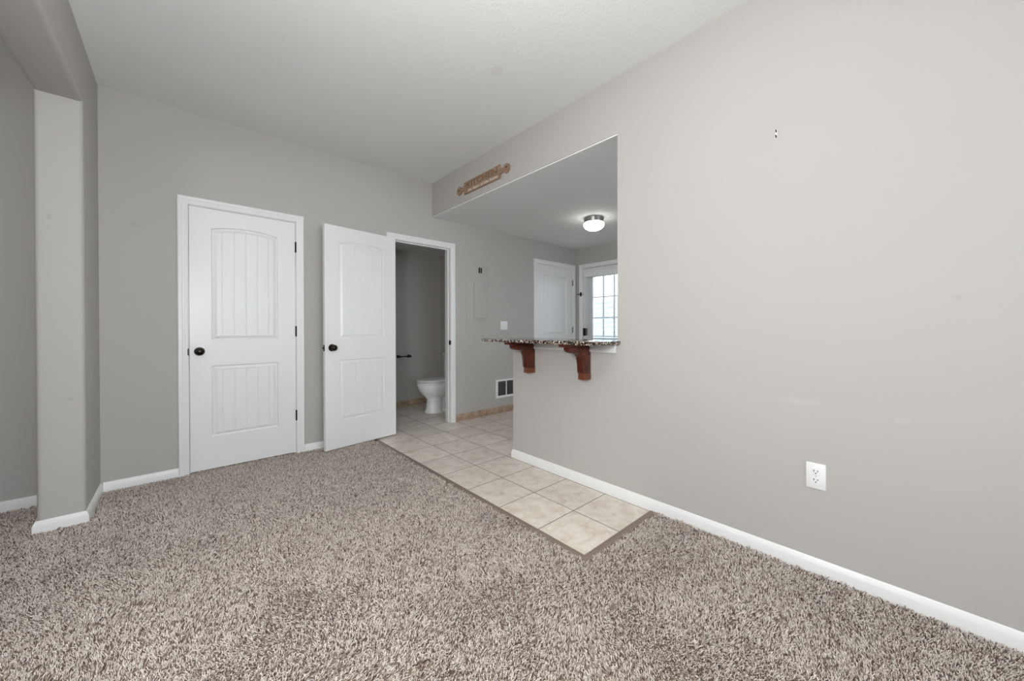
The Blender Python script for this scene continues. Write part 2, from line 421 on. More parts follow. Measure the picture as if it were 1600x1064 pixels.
# ------------------------------------------------------------------ doors
def casing(parent, a, b, zt, to, name='casing', zb=0.0):
    """mitred door casing; to(u, v, z) maps along-wall, outwards, height"""
    prof = [(0.005, 0), (0.005, 0.008), (0.010, 0.0105), (0.020, 0.0105), (0.023, 0.0125), (0.034, 0.013), (0.038, 0.0165), (0.050, 0.0175), (0.0585, 0.0165), (0.0625, 0.012), (0.0625, 0)]
    rings = [[to(a - u, v, zb) for u, v in prof], [to(a - u, v, zt + u) for u, v in prof], [to(b + u, v, zt + u) for u, v in prof], [to(b + u, v, zb) for u, v in prof]]
    mb = MB(); mb.loft(rings)
    return mb.build(name, M['trim'], parent, smooth=True, angle=22)


def jamb(parent, a, b, zt, to, d=T, stop=0.040):
    mb = MB()
    def bx(u0, v0, z0, u1, v1, z1): p = to(u0, v0, z0); q = to(u1, v1, z1); mb.box(*p, *q)
    bx(a - J, 0, 0, a, -d, zt); bx(b, 0, 0, b + J, -d, zt); bx(a - J, 0, zt, b + J, -d, zt + J)
    o = mb.build('jamb', M['trim'], parent)
    mb = MB()
    bx(a, -stop, 0, a + 0.011, -stop - 0.032, zt); bx(b - 0.011, -stop, 0, b, -stop - 0.032, zt); bx(a + 0.011, -stop, zt - 0.011, b - 0.011, -stop - 0.032, zt)
    mb.build('door_stop', M['trim'], parent)
    return o


def panel_face(bm, W, H, y, sgn, panels):
    """moulded face of a two panel door: x 0..W, z 0..H; sgn is the outward direction in y"""
    def P(x, z, d): return bm.verts.new((x, y - sgn * d, z))
    x0, x1 = panels[0][0], panels[0][1]
    def quad(pts): bm.faces.new([P(*p) for p in pts])
    quad([(0, 0, 0), (x0, 0, 0), (x0, H, 0), (0, H, 0)]); quad([(x1, 0, 0), (W, 0, 0), (W, H, 0), (x1, H, 0)])
    prevz = 0
    cx, hw = (x0 + x1) / 2, (x1 - x0) / 2
    for (_, _, z0, zc, rise) in panels:
        quad([(x0, prevz, 0), (x1, prevz, 0), (x1, z0, 0), (x0, z0, 0)])
        # arch circle
        if rise: Rr = (hw * hw + rise * rise) / (2 * rise); zo = zc + rise - Rr
        def top(x, ins):
            if not rise: return zc - ins
            return zo + math.sqrt((Rr - ins) ** 2 - (x - cx) ** 2)
        gs = [cx + k * 0.0775 for k in (-2, -1, 0, 1, 2)]
        xi0, xi1 = x0 + 0.034, x1 - 0.034
        xs = [xi0]; ds = [0.0]
        for g_ in gs:
            if g_ - 0.004 > xs[-1] + 0.02: xs.append((xs[-1] + g_) / 2); ds.append(0)
            for dx, dd in ((-0.004, 0), (-0.0012, 0.0040), (0.0012, 0.0040), (0.004, 0)):
                if xi0 + 0.001 < g_ + dx < xi1 - 0.001: xs.append(g_ + dx); ds.append(dd)
        xs.append(xi1); ds.append(0)
        rings = []
        for ins, dep in ((0, 0), (0.003, 0.0075), (0.007, 0.0120), (0.0095, 0.0120), (0.029, 0.0022), (0.031, 0.0020), (0.034, 0.0050)):
            a, b = x0 + ins, x1 - ins
            X = [a + (x - xi0) / (xi1 - xi0) * (b - a) for x in xs]
            last = ins == 0.034
            bot = [P(x, z0 + ins, dep + (ds[i] if last else 0)) for i, x in enumerate(X)]
            tp = [P(x, top(x, ins), dep + (ds[i] if last else 0)) for i, x in enumerate(X)]
            rings.append((bot, tp, X))
        for (b0, t0, _), (b1, t1, _) in zip(rings, rings[1:]):
            n = len(b0)
            for i in range(n - 1):
                bm.faces.new((b0[i], b0[i + 1], b1[i + 1], b1[i])); bm.faces.new((t0[i + 1], t0[i], t1[i], t1[i + 1]))
            bm.faces.new((b0[0], b1[0], t1[0], t0[0])); bm.faces.new((b1[-1], b0[-1], t0[-1], t1[-1]))
        b1, t1, X = rings[-1]
        for i in range(len(b1) - 1): bm.faces.new((b1[i], b1[i + 1], t1[i + 1], t1[i]))
        # rail part right above this panel (below the flat line zc + rise)
        zt = zc + rise
        if rise:
            X = rings[0][2]
            for i in range(len(X) - 1): quad([(X[i], top(X[i], 0), 0), (X[i + 1], top(X[i + 1], 0), 0), (X[i + 1], zt, 0), (X[i], zt, 0)])
        prevz = zt
    quad([(x0, prevz, 0), (x1, prevz, 0), (x1, H, 0), (x0, H, 0)])


SLAB_T = 0.035
def slab_mesh(W, H=2.03):
    bm = bmesh.new()
    px0, px1 = 0.131, W - 0.134
    pans = [(px0, px1, 0.252, 0.806, 0), (px0, px1, 1.006, 1.878, 0.030)]
    panel_face(bm, W, H, 0, -1, pans); panel_face(bm, W, H, SLAB_T, 1, pans)
    def q(*p): bm.faces.new([bm.verts.new(x) for x in p])
    t = SLAB_T
    q((0, 0, 0), (0, t, 0), (0, t, H), (0, 0, H)); q((W, 0, 0), (W, 0, H), (W, t, H), (W, t, 0))
    q((0, 0, 0), (W, 0, 0), (W, t, 0), (0, t, 0)); q((0, 0, H), (0, t, H), (W, t, H), (W, 0, H))
    bmesh.ops.remove_doubles(bm, verts=bm.verts, dist=1e-5)
    bmesh.ops.recalc_face_normals(bm, faces=bm.faces)
    me = bpy.data.meshes.new('door_slab'); bm.to_mesh(me); bm.free(); me.materials.append(M['door'])
    return me


def knob(parent, pos, n, name='doorknob'):
    """round knob on a rosette; n outward normal"""
    r = MB(); r.lathe([(0.0, 0), (0.031, 0), (0.0325, 0.003), (0.030, 0.008), (0.016, 0.011), (0.0, 0.011)], pos, n, 32)
    ro = r.build('rosette', M['bronze'], parent, smooth=True)
    k = MB(); k.lathe([(0.011, 0.008), (0.010, 0.022), (0.014, 0.028), (0.023, 0.033), (0.0275, 0.042), (0.027, 0.052), (0.021, 0.060), (0.010, 0.0645), (0.0, 0.065)], pos, n, 32)
    return k.build(name, M['bronze'], ro if False else parent, smooth=True)


def closed_door(num, a, b, zk, label, hinges, knob_x=None):
    d = empty('door_%d' % num, ((a + b) / 2, 0, 0)); struct(d, label, 'door')
    to = lambda u, v, z: (u, -v, z)
    casing(d, a, b, CASE_H, to); jamb(d, a, b, CASE_H, to)
    s = bpy.data.objects.new('door_slab', slab_mesh(b - a - 0.006)); COL.objects.link(s); s.parent = d
    s.location = Vector((a + 0.003, 0.001, 0.0185)) - d.location
    for z in hinges:
        h = MB(); h.tube([(b - 0.001, -0.005, z - 0.046), (b - 0.001, -0.005, z + 0.046)], 0.0062, 10)
        h.box(b - 0.004, -0.002, z - 0.045, b + 0.004, 0.003, z + 0.045); h.build('hinge', M['black'], d, smooth=True)
    if knob_x is not None:
        knob(d, (knob_x, 0.001, zk), (0, -1, 0))
        mb = MB(); mb.prism(arcpts(a - 0.001, zk - 0.002, 0.028, PI * 0.5, PI * 1.5, 10), lambda u, z: (a - 0.001 - (a - 0.001 - u) * 0.35, -0.0095, z), lambda u, z: (a - 0.001 - (a - 0.001 - u) * 0.35, 0.002, z))
        mb.build('strike_plate', M['black'], d)
    return d


closed_door(1, CL0, CL1, 0.939, 'closed white two-panel closet door with arched top panel, dark knob and three black hinges', (1.834, 1.09, 0.346), CL0 + 0.061)
closed_door(3, PN0, PN1, 0.939, 'white arched panel door in the far kitchen corner, seen above the counter', (1.829, 1.086, 0.346), None)

# bathroom door, swung wide open against the back wall
d2 = empty('door_2', (BT0, 0, 0)); struct(d2, 'open white two-panel bathroom door with dark knob, swung back beside the doorway', 'door')
to = lambda u, v, z: (u, -v, z)
casing(d2, BT0, BT1, CASE_H, to); jamb(d2, BT0, BT1, CASE_H, to)
mb = MB(); mb.box(BT1 - 0.0015, 0.004, 0.917, BT1 + 0.001, 0.034, 0.974); mb.box(BT1 - 0.002, -0.004, 0.925, BT1 + 0.006, 0.006, 0.966); mb.build('strike_plate', M['black'], d2)
ANG = -(PI - math.radians(8.3)); WB = 0.713
s2 = bpy.data.objects.new('door_slab', slab_mesh(WB)); COL.objects.link(s2); s2.parent = d2
s2.location = Vector((-0.4745, -0.030, 0.0185)) - d2.location; s2.rotation_euler = (0, 0, ANG)
s2['world_at'] = [0, 0, 0]
knob(s2, (WB - 0.061, SLAB_T, 0.922), (0, 1, 0)); knob(s2, (WB - 0.061, 0, 0.922), (0, -1, 0))
mb = MB(); mb.box(WB - 0.0005, 0.006, 0.893, WB + 0.0015, 0.029, 0.950); mb.box(WB, 0.011, 0.912, WB + 0.011, 0.024, 0.930); mb.build('latch', M['black'], s2)
for z in (0.345, 1.09, 1.83):
    h = MB(); h.tube([(BT0 + 0.001, -0.022, z - 0.045), (BT0 + 0.001, -0.022, z + 0.045)], 0.006, 10); h.box(BT0 - 0.0015, -0.022, z - 0.045, BT0 + 0.002, 0.02, z + 0.045)
    h.build('hinge', M['black'], d2, smooth=True)

# exterior kitchen door: half glazed
d4 = empty('door_4', (XK, (EX0 + EX1) / 2, 0)); struct(d4, 'white half-glazed outside door at the end of the kitchen with black keypad lock', 'door')
tx = lambda u, v, z: (XK - v, u, z)
casing(d4, EX0, EX1, CASE_H, tx); jamb(d4, EX0, EX1, CASE_H, tx, stop=0.058)
GY0, GY1, GZ0, GZ1 = -0.875, -0.318, 0.955, 1.905
mb = MB(); X0, X1 = XK + 0.012, XK + 0.056; a, b = EX0 + 0.004, EX1 - 0.004
mb.box(X0, a, 0.02, X1, GY0, 2.045); mb.box(X0, GY1, 0.02, X1, b, 2.045); mb.box(X0, GY0, 0.02, X1, GY1, GZ0); mb.box(X0, GY0, GZ1, X1, GY1, 2.045)
mb.build('door_slab', M['door'], d4)
mb = MB()
for q in ((GY0 - 0.03, GY0 + 0.012, GZ0 - 0.03, GZ1 + 0.03), (GY1 - 0.012, GY1 + 0.03, GZ0 - 0.03, GZ1 + 0.03), (GY0 + 0.012, GY1 - 0.012, GZ0 - 0.03, GZ0 + 0.012), (GY0 + 0.012, GY1 - 0.012, GZ1 - 0.012, GZ1 + 0.03)):
    mb.box(X0 - 0.012, q[0], q[2], X0, q[1], q[3])
mb.build('glazing_frame', M['door'], d4, bevel=0.004)
mb = MB()
for k in (1, 2):
    y = GY1 + (GY0 - GY1) * k / 3; mb.box(X0 + 0.012, y - 0.014, GZ0, X0 + 0.030, y + 0.014, GZ1)
    z = GZ0 + (GZ1 - GZ0) * k / 3; mb.box(X0 + 0.013, GY0, z - 0.011, X0 + 0.029, GY1, z + 0.011)
mb.build('muntin_grid', M['door'], d4)
mb = MB(); mb.box(X0 + 0.019, GY0, GZ0, X0 + 0.023, GY1, GZ1); mb.build('pane', M['glass'], d4)
ky = -0.183
mb = MB(); mb.box(X0 - 0.026, ky - 0.034, 0.995, X0, ky + 0.034, 1.115); kp = mb.build('keypad_lock', M['black'], d4, bevel=0.006)
mb = MB()
for r_ in range(4):
    for c_ in range(3): mb.box(X0 - 0.0275, ky - 0.020 + c_ * 0.016, 1.035 + r_ * 0.017, X0 - 0.0255, ky - 0.010 + c_ * 0.016, 1.045 + r_ * 0.017)
mb.build('keypad_buttons', M['bronze'], kp)
knob(d4, (X0, ky, 0.90), (-1, 0, 0))
# mini blind hung on that door
bl = empty('window_blind', (XK - 0.02, (GY0 + GY1) / 2, 1.0)); tag(bl, 'white slatted mini blind hanging over the glass of the kitchen outside door', 'blind')
BY0, BY1 = -0.99, -0.212
mb = MB(); mb.box(XK - 0.052, BY0 - 0.006, 1.905, XK + 0.004, BY1 + 0.006, 1.985); mb.build('headrail', M['plate'], bl, bevel=0.003)
for k in range(49):
    z = 1.892 - k * 0.0182
    th = 0.10
    mb = MB(); rings = []
    for y in (BY0, BY1):
        ring = []
        for i in range(7):
            u = -0.0125 + 0.025 * i / 6; c = 0.0018 * (1 - (u / 0.0125) ** 2); ring.append((XK - 0.024 + u, y, z + c + u * th))
        for i in range(6, -1, -1):
            u = -0.0125 + 0.025 * i / 6; c = 0.0018 * (1 - (u / 0.0125) ** 2) - 0.0006; ring.append((XK - 0.024 + u, y, z + c + u * th))
        rings.append(ring)
    mb.loft(rings); mb.build('slat', M['slat'], bl, smooth=True)
mb = MB(); mb.box(XK - 0.037, BY0, 0.985, XK - 0.011, BY1, 1.001); mb.build('bottom_rail', M['slat'], bl, bevel=0.003)
for y in (BY1 - 0.09, (BY0 + BY1) / 2, BY0 + 0.09):
    mb = MB(); mb.tube([(XK - 0.038, y, 0.99), (XK - 0.038, y, 1.91)], 0.0009, 5); mb.tube([(XK - 0.010, y, 0.99), (XK - 0.010, y, 1.91)], 0.0009, 5); mb.build('ladder_cord', M['slat'], bl)
# swing bar door guard on the casing
gd = empty('door_guard', (XK, -0.09, 1.65)); tag(gd, 'small black flip latch on the left casing of the kitchen outside door', 'door latch')
mb = MB(); mb.box(XK - 0.021, -0.128, 1.618, XK - 0.0175, -0.098, 1.682); mb.build('mounting_plate', M['black'], gd)
mb = MB(); mb.tube([(XK - 0.026, -0.045, 1.650), (XK - 0.030, -0.150, 1.650)], 0.0065, 8); mb.tube([(XK - 0.020, -0.114, 1.650), (XK - 0.032, -0.114, 1.650)], 0.014, 10); mb.build('swing_arm', M['black'], gd, smooth=True)

# ------------------------------------------------------------------ wall tiles along the floor
def base_tiles(segs, group, where):
    for i, (x0, y0, x1, y1) in enumerate(segs):
        mb = MB(); mb.box(x0, y0, 0.0, x1, y1, 0.083)
        o = mb.build('base_tile', M['basetile'], bevel=0.002)
        tag(o, where[i], 'base tile', group)
ws = ['tan skirting tile touching the bathroom door casing', 'tan skirting tile in the middle of the short row, below the electrical panel',
      'tan skirting tile under the left part of the wall vent', 'tan skirting tile behind the half wall under the light switch',
      'tan skirting tile beside the pantry door casing']
xs = [0.3005, 0.660, 0.978, 1.3135, 1.634]
base_tiles([(xs[i] + 0.002, -0.010, xs[i + 1] - 0.002, 0.0) for i in range(4)], 'skirting tiles along the back wall', ws)
bx = [BX0, -0.35, -0.015, 0.32, 0.655, BX1]
wb = ['tan skirting tile in the left corner of the bathroom behind the open door', 'tan skirting tile on the bathroom wall, second from its left corner',
      'tan skirting tile at the left edge of the bathroom doorway', 'tan skirting tile left of the toilet under the paper holder', 'tan skirting tile behind the toilet']
base_tiles([(bx[i] + 0.002, BY - 0.010, bx[i + 1] - 0.002, BY) for i in range(5)], 'skirting tiles along the bathroom wall', wb)

# ------------------------------------------------------------------ counter, apron, corbels
CT, CB = 1.027, 1.004
poly = [(-0.29, -2.405), (-0.003, -2.405), (-0.003, -2.3785), (0.17, -2.3785), (0.17, -1.295), (-0.29, -1.295)]
mb = MB(); mb.prism(poly, lambda x, y: (x, y, CB), lambda x, y: (x, y, CT))
tag(mb.build('countertop', M['granite'], bevel=0.004), 'speckled brown and black granite breakfast counter on the half wall', 'counter')
mb = MB(); mb.box(-0.020, -2.372, 0.946, -0.0005, -2.172, CB); mb.box(-0.020, -2.118, 0.946, -0.0005, -1.628, CB); mb.box(-0.020, -1.574, 0.946, -0.0005, -1.37, CB); mb.box(0.0, -2.378, 0.985, 0.119, -1.362, CB)
struct(mb.build('trim_3', M['trim'], bevel=0.002), 'white apron board under the granite counter', 'apron trim')


def corbel(y0, y1, label):
    c = empty('corbel', (0, (y0 + y1) / 2, 0.753)); tag(c, label, 'bracket', 'wooden corbels under the counter')
    prof = [(0, 0.985), (0, 0.7975), (0.084, 0.7975), (0.092, 0.808)]
    prof += [(0.094, 0.83), (0.096, 0.86), (0.101, 0.889), (0.109, 0.912), (0.122, 0.931), (0.140, 0.942), (0.158, 0.946)]
    prof += [(0.170, 0.943), (0.190, 0.942), (0.208, 0.945), (0.224, 0.953), (0.234, 0.965), (0.238, 0.985)]
    mb = MB(); mb.prism(prof, lambda d, z: (-d, y0, z), lambda d, z: (-d, y1, z))
    mb.build('bracket_body', M['cherry'], c, bevel=0.0025, angle=30)
    mb = MB(); mb.box(-0.080, y0 - 0.002, 0.755, 0, y1 + 0.002, 0.797); e_ = mb.build('end_block', M['cherry_end'], c, bevel=0.002); e_['label'] = 'orange-brown end block'
    mb = MB(); mb.box(-0.284, y0 - 0.004, 0.986, -0.022, y1 + 0.004, 1.0035); mb.build('top_cleat', M['cherry'], c, bevel=0.003)
    return c


corbel(-1.625, -1.577, 'cherry wood scroll corbel at the far left end of the granite counter')
corbel(-2.169, -2.121, 'cherry wood scroll corbel nearest the full-height right wall')

# ------------------------------------------------------------------ things on the back wall
ep = empty('electrical_panel', (0.64, 0, 1.135)); tag(ep, 'wall-coloured electrical panel cover beside the bathroom doorway', 'electrical panel')
mb = MB(); mb.box(0.465, -0.003, 1.135, 0.815, 0, 1.893); mb.build('cover_plate', M['paint'], ep, bevel=0.002)
mb = MB(); mb.box(0.574, -0.014, 1.237, 0.775, -0.003, 1.677); dr = mb.build('panel_door', M['paint'], ep, bevel=0.0015)
mb = MB(); mb.box(0.578, -0.018, 1.425, 0.616, -0.014, 1.478); mb.build('latch', M['paint'], dr, bevel=0.001)
for x, l in ((0.649, 'left one of two short black strips above the electrical panel'), (0.679, 'right one of two short black strips above the electrical panel')):
    mb = MB(); mb.box(x, -0.007, 1.806, x + 0.020, -0.0032, 1.873); tag(mb.build('adhesive_strip', M['black'], bevel=0.001), l, 'strip', 'black strips on the back wall')

sw = empty('light_switch', (1.066, 0, 1.093)); tag(sw, 'white two-gang light switch on the back wall just above the counter', 'light switch')
mb = MB(); mb.box(1.006, -0.006, 1.094, 1.126, 0, 1.208); mb.build('cover_plate', M['plate'], sw, bevel=0.003)
for x in (1.0265, 1.0725):
    mb = MB(); mb.box(x, -0.010, 1.118, x + 0.033, -0.006, 1.184); mb.build('rocker', M['plate'], sw, bevel=0.002)

vt = empty('wall_vent', (1.15, 0, 0.197)); tag(vt, 'white wall return vent low on the back wall beside the half wall', 'vent')
V0, V1, VZ0, VZ1 = 0.924, 1.378, 0.198, 0.438
mb = MB()
mb.box(V0, -0.009, VZ0, V0 + 0.034, 0, VZ1); mb.box(V1 - 0.034, -0.009, VZ0, V1, 0, VZ1); mb.box(V0 + 0.034, -0.009, VZ0, V1 - 0.034, 0, VZ0 + 0.028); mb.box(V0 + 0.034, -0.009, VZ1 - 0.024, V1 - 0.034, 0, VZ1)
for x in (1.103, 1.27): mb.box(x - 0.007, -0.009, VZ0 + 0.028, x + 0.007, -0.001, VZ1 - 0.024)
mb.build('vent_frame', M['plate'], vt)
mb = MB(); mb.box(V0 + 0.034, -0.0010, VZ0 + 0.028, V1 - 0.034, -0.0002, VZ1 - 0.024); mb.build('vent_backing', M['vent_dark'], vt)
mb = MB()
for k in range(17):
    z = VZ0 + 0.034 + k * 0.0108; mb.loft([[(V0 + 0.034, -0.0065, z + 0.004), (V0 + 0.034, -0.0058, z + 0.0046), (V0 + 0.034, -0.0012, z + 0.0006), (V0 + 0.034, -0.0019, z)], [(V1 - 0.034, -0.0065, z + 0.004), (V1 - 0.034, -0.0058, z + 0.0046), (V1 - 0.034, -0.0012, z + 0.0006), (V1 - 0.034, -0.0019, z)]])
mb.build('louvres', mat('grey_vent_louvre', (0.24, 0.235, 0.23), 0.6), vt)

# ------------------------------------------------------------------ things on the right wall
ot = empty('power_outlet', (0, -3.394, 0.383)); tag(ot, 'white duplex power outlet low on the right wall', 'power outlet')
mb = MB(); mb.box(-0.0055, -3.4295, 0.3845, 0, -3.3595, 0.4995); mb.build('cover_plate', M['plate'], ot, bevel=0.0025)
for zc in (0.4615, 0.4225):
    mb = MB(); pl = arcpts(-3.3945, zc, 0.0172, 0, 2 * PI, 28)[:-1]; pl = [(y, min(max(z, zc - 0.0135), zc + 0.0135)) for y, z in pl]
    mb.prism(pl, lambda y, z: (-0.0055, y, z), lambda y, z: (-0.0078, y, z)); rc = mb.build('receptacle', M['plate'], ot)
    mb = MB()
    mb.box(-0.0082, -3.3895, zc - 0.001, -0.0076, -3.3868, zc + 0.0085); mb.box(-0.0082, -3.4022, zc, -0.0076, -3.3998, zc + 0.0075)
    mb.prism(arcpts(-3.3945, zc - 0.007, 0.0027, 0, 2 * PI, 12)[:-1], lambda y, z: (-0.0076, y, z), lambda y, z: (-0.0082, y, z)); mb.build('slots', M['slot'], rc)
mb = MB(); mb.lathe([(0, 0), (0.003, 0), (0.0025, 0.001), (0, 0.0012)], (-0.0055, -3.3945, 0.442), (-1, 0, 0), 12); mb.build('screw', M['chrome'], ot, smooth=True)

hk = empty('picture_hook', (0, -3.244, 2.02)); tag(hk, 'tiny picture hook left high on the bare right wall', 'hook')
mb = MB(); mb.box(-0.0012, -3.2475, 2.026, 0, -3.2405, 2.056); mb.build('hook_plate', M['plate'], hk)
mb = MB(); mb.tube([(-0.001, -3.244, 2.030), (-0.003, -3.244, 2.022), (-0.009, -3.244, 2.021), (-0.011, -3.244, 2.030)], 0.0022, 6); mb.build('hook_bend', M['bronze'], hk, smooth=True)
mb = MB(); mb.tube([(-0.010, -3.244, 2.055), (0.0, -3.244, 2.046)], 0.0022, 6); mb.build('nail', M['bronze'], hk, smooth=True)

# rolling pin sign
sg = empty('kitchen_sign', (0, -0.93, 2.446)); tag(sg, 'wooden rolling-pin shaped kitchen sign mounted above the pass-through', 'sign')
zc = 2.507; yl, yr = -0.652, -1.208
out = [(yl, zc - 0.059), (yl, zc - 0.030), (yl + 0.016, zc - 0.021), (yl + 0.035, zc - 0.019)]
out += [(yl + 0.085 + 0.041 * math.cos(t), zc + 0.041 * math.sin(t)) for t in [PI * (1 + 0.17) + (2 * PI - 0.34 * PI) * i / 18 for i in range(19)]]
out += [(yl + 0.035, zc + 0.019), (yl + 0.016, zc + 0.021), (yl, zc + 0.030), (yl, zc + 0.059)]
out += [(yr, zc + 0.059), (yr, zc + 0.030), (yr - 0.016, zc + 0.021), (yr - 0.035, zc + 0.019)]
out += [(yr - 0.085 + 0.041 * math.cos(t), zc + 0.041 * math.sin(t)) for t in [PI * 0.17 + (2 * PI - 0.34 * PI) * i / 18 for i in range(19)]]
out += [(yr - 0.035, zc - 0.019), (yr - 0.016, zc - 0.021), (yr, zc - 0.030), (yr, zc - 0.059)]
mb = MB(); mb.prism(out, lambda y, z: (-0.002, y, z), lambda y, z: (-0.016, y, z)); mb.build('board', M['signwood'], sg, smooth=True, angle=30)
for y in (yl + 0.09, yr - 0.09):
    mb = MB(); mb.lathe([(0, 0), (0.0065, 0), (0.0065, 0.001), (0, 0.0012)], (-0.0162, y, zc + 0.006), (-1, 0, 0), 14); mb.build('hanging_hole', M['slot'], sg)


def text_part(name, body, material, size, centre, width, shear=0.0, ext=0.0015):
    cu = bpy.data.curves.new(name, 'FONT'); cu.body = body; cu.size = size; cu.align_x = 'CENTER'; cu.align_y = 'CENTER'; cu.extrude = ext; cu.shear = shear; cu.offset = 0.0
    to_ = bpy.data.objects.new(name, cu); COL.objects.link(to_)
    dg = bpy.context.evaluated_depsgraph_get(); me = bpy.data.meshes.new_from_object(to_.evaluated_get(dg))
    COL.objects.unlink(to_); bpy.data.objects.remove(to_); bpy.data.curves.remove(cu)
    xs_ = [v.co.x for v in me.vertices]; k = width / (max(xs_) - min(xs_)); mid = (max(xs_) + min(xs_)) / 2
    for v in me.vertices:
        x, y, z = (v.co.x - mid) * k, v.co.y, v.co.z
        v.co = Vector((centre[0] - z, centre[1] - x, centre[2] + y)) - Vector(sg['world_at'])
    me.materials.clear(); me.materials.append(material); me.name = name
    o = bpy.data.objects.new(name, me); COL.objects.link(o); o.parent = sg
    return o


text_part('lettering', 'KITCHEN', M['signletter'], 0.078, (-0.0165, -0.935, 2.524), 0.47)['label'] = 'brown KITCHEN lettering'
text_part('script', 'the heart of the home', M['signscript'], 0.038, (-0.0165, -0.95, 2.471), 0.46, 0.35, 0.001)['label'] = 'white script line'

# ------------------------------------------------------------------ kitchen ceiling lamp
lp = empty('ceiling_lamp', (1.385, -1.21, HK)); tag(lp, 'lit white glass flush-mount lamp on the kitchen ceiling', 'ceiling lamp')
mb = MB(); mb.lathe([(0, 0), (0.112, 0), (0.114, 0.006), (0.112, 0.020), (0.109, 0.026), (0.111, 0.048), (0.106, 0.056), (0, 0.056)], (1.385, -1.21, HK), (0, 0, -1), 40); mb.build('canopy', M['nickel'], lp, smooth=True)
mb = MB(); mb.lathe([(0.096, 0.054), (0.108, 0.060), (0.115, 0.071), (0.116, 0.083), (0.111, 0.100), (0.096, 0.119), (0.069, 0.135), (0.034, 0.145), (0, 0.147)], (1.385, -1.21, HK), (0, 0, -1), 40); mb.build('lamp_shade', M['lampglass'], lp, smooth=True)

# ------------------------------------------------------------------ bathroom
tl = empty('toilet', (0.5, 0.655, 0)); tag(tl, 'white toilet with closed lid seen through the bathroom doorway', 'toilet')
TX, TY = 0.157, 0.655


def egg(u0, u1, hw, z, n=36, e=2.15, k=0.62):
    """egg-shaped ring pointing to -x, widest towards the back"""
    um = u0 + (u1 - u0) * k; r = []
    for i in range(n):
        t = 2 * PI * i / n; c, s_ = math.cos(t), math.sin(t)
        L = (um - u0) if c > 0 else (u1 - um)
        x = um - L * math.copysign(abs(c) ** (2 / e), c); y = hw * math.copysign(abs(s_) ** (2 / e), s_)
        r.append((TX + x, TY + y, z))
    return r


mb = MB(); mb.loft([egg(0.118, 0.42, 0.085, 0.19), egg(0.100, 0.43, 0.105, 0.215), egg(0.060, 0.445, 0.140, 0.25), egg(0.028, 0.455, 0.165, 0.295), egg(0.010, 0.46, 0.178, 0.340), egg(0.003, 0.465, 0.184, 0.365), egg(0.002, 0.465, 0.185, 0.385), egg(0.010, 0.46, 0.180, 0.390)])
mb.build('bowl', M['porcelain'], tl, smooth=True)
mb = MB(); mb.loft([egg(0.108, 0.345, 0.118, 0.0), egg(0.108, 0.345, 0.118, 0.012), egg(0.120, 0.338, 0.108, 0.03), egg(0.128, 0.335, 0.095, 0.10), egg(0.136, 0.335, 0.086, 0.17), egg(0.118, 0.345, 0.092, 0.212)])
mb.build('pedestal', M['porcelain'], tl, smooth=True)
mb = MB(); mb.loft([egg(0.25, 0.60, 0.112, 0.0), egg(0.25, 0.60, 0.112, 0.02), egg(0.26, 0.59, 0.095, 0.035), egg(0.27, 0.58, 0.088, 0.042)])
mb.build('foot', M['porcelain'], tl, smooth=True)
mb = MB(); mb.tube([(TX + 0.28, TY, 0.11), (TX + 0.36, TY, 0.10), (TX + 0.46, TY, 0.14), (TX + 0.54, TY, 0.17), (TX + 0.58, TY, 0.05)], 0.068, 16); mb.tube([(TX + 0.30, TY, 0.045), (TX + 0.58, TY, 0.045)], 0.062, 16)
mb.tube([(TX + 0.36, TY, 0.2), (TX + 0.60, TY, 0.22)], 0.08, 16)
mb.build('trapway', M['porcelain'], tl, smooth=True)
mb = MB(); mb.loft([egg(0.000, 0.455, 0.186, 0.392), egg(-0.003, 0.457, 0.189, 0.397), egg(-0.003, 0.457, 0.189, 0.404), egg(0.008, 0.455, 0.178, 0.4085)]); mb.build('seat', M['porcelain'], tl, smooth=True)
mb = MB(); mb.loft([egg(0.004, 0.455, 0.180, 0.4155), egg(-0.004, 0.457, 0.190, 0.419), egg(-0.004, 0.457, 0.190, 0.430), egg(0.012, 0.450, 0.176, 0.438), egg(0.06, 0.43, 0.135, 0.4415), egg(0.16, 0.36, 0.06, 0.4425)]); mb.build('lid', M['porcelain'], tl, smooth=True)
mb = MB(); mb.box(TX + 0.455, TY - 0.12, 0.30, TX + 0.69, TY + 0.12, 0.40); mb.build('tank_shelf', M['porcelain'], tl, bevel=0.02, seg=3)
mb = MB(); mb.box(TX + 0.512, TY - 0.215, 0.402, TX + 0.695, TY + 0.215, 0.735); tk = mb.build('tank', M['porcelain'], tl, bevel=0.02, seg=3)
mb = MB(); mb.tube([(TX + 0.512, TY + 0.16, 0.68), (TX + 0.497, TY + 0.16, 0.68), (TX + 0.497, TY + 0.10, 0.672)], 0.006, 8); mb.build('flush_lever', M['chrome'], tk, smooth=True)
mb = MB(); mb.box(TX + 0.505, TY - 0.223, 0.736, TX + 0.702, TY + 0.223, 0.765); mb.build('tank_lid', M['porcelain'], tl, bevel=0.008)

ph = empty('paper_holder', (0.24, BY, 0.715)); tag(ph, 'black metal toilet paper holder bar on the bathroom wall', 'paper holder')
for x in (0.165, 0.325):
    mb = MB(); mb.lathe([(0, 0), (0.024, 0), (0.022, 0.008), (0.011, 0.012), (0.009, 0.055), (0.014, 0.060), (0.015, 0.068), (0.009, 0.075), (0, 0.076)], (x, BY, 0.716), (0, -1, 0), 20); mb.build('post', M['black'], ph, smooth=True)
mb = MB(); mb.tube([(0.165, BY - 0.062, 0.716), (0.325, BY - 0.062, 0.716)], 0.008, 12); mb.build('bar', M['black'], ph, smooth=True)

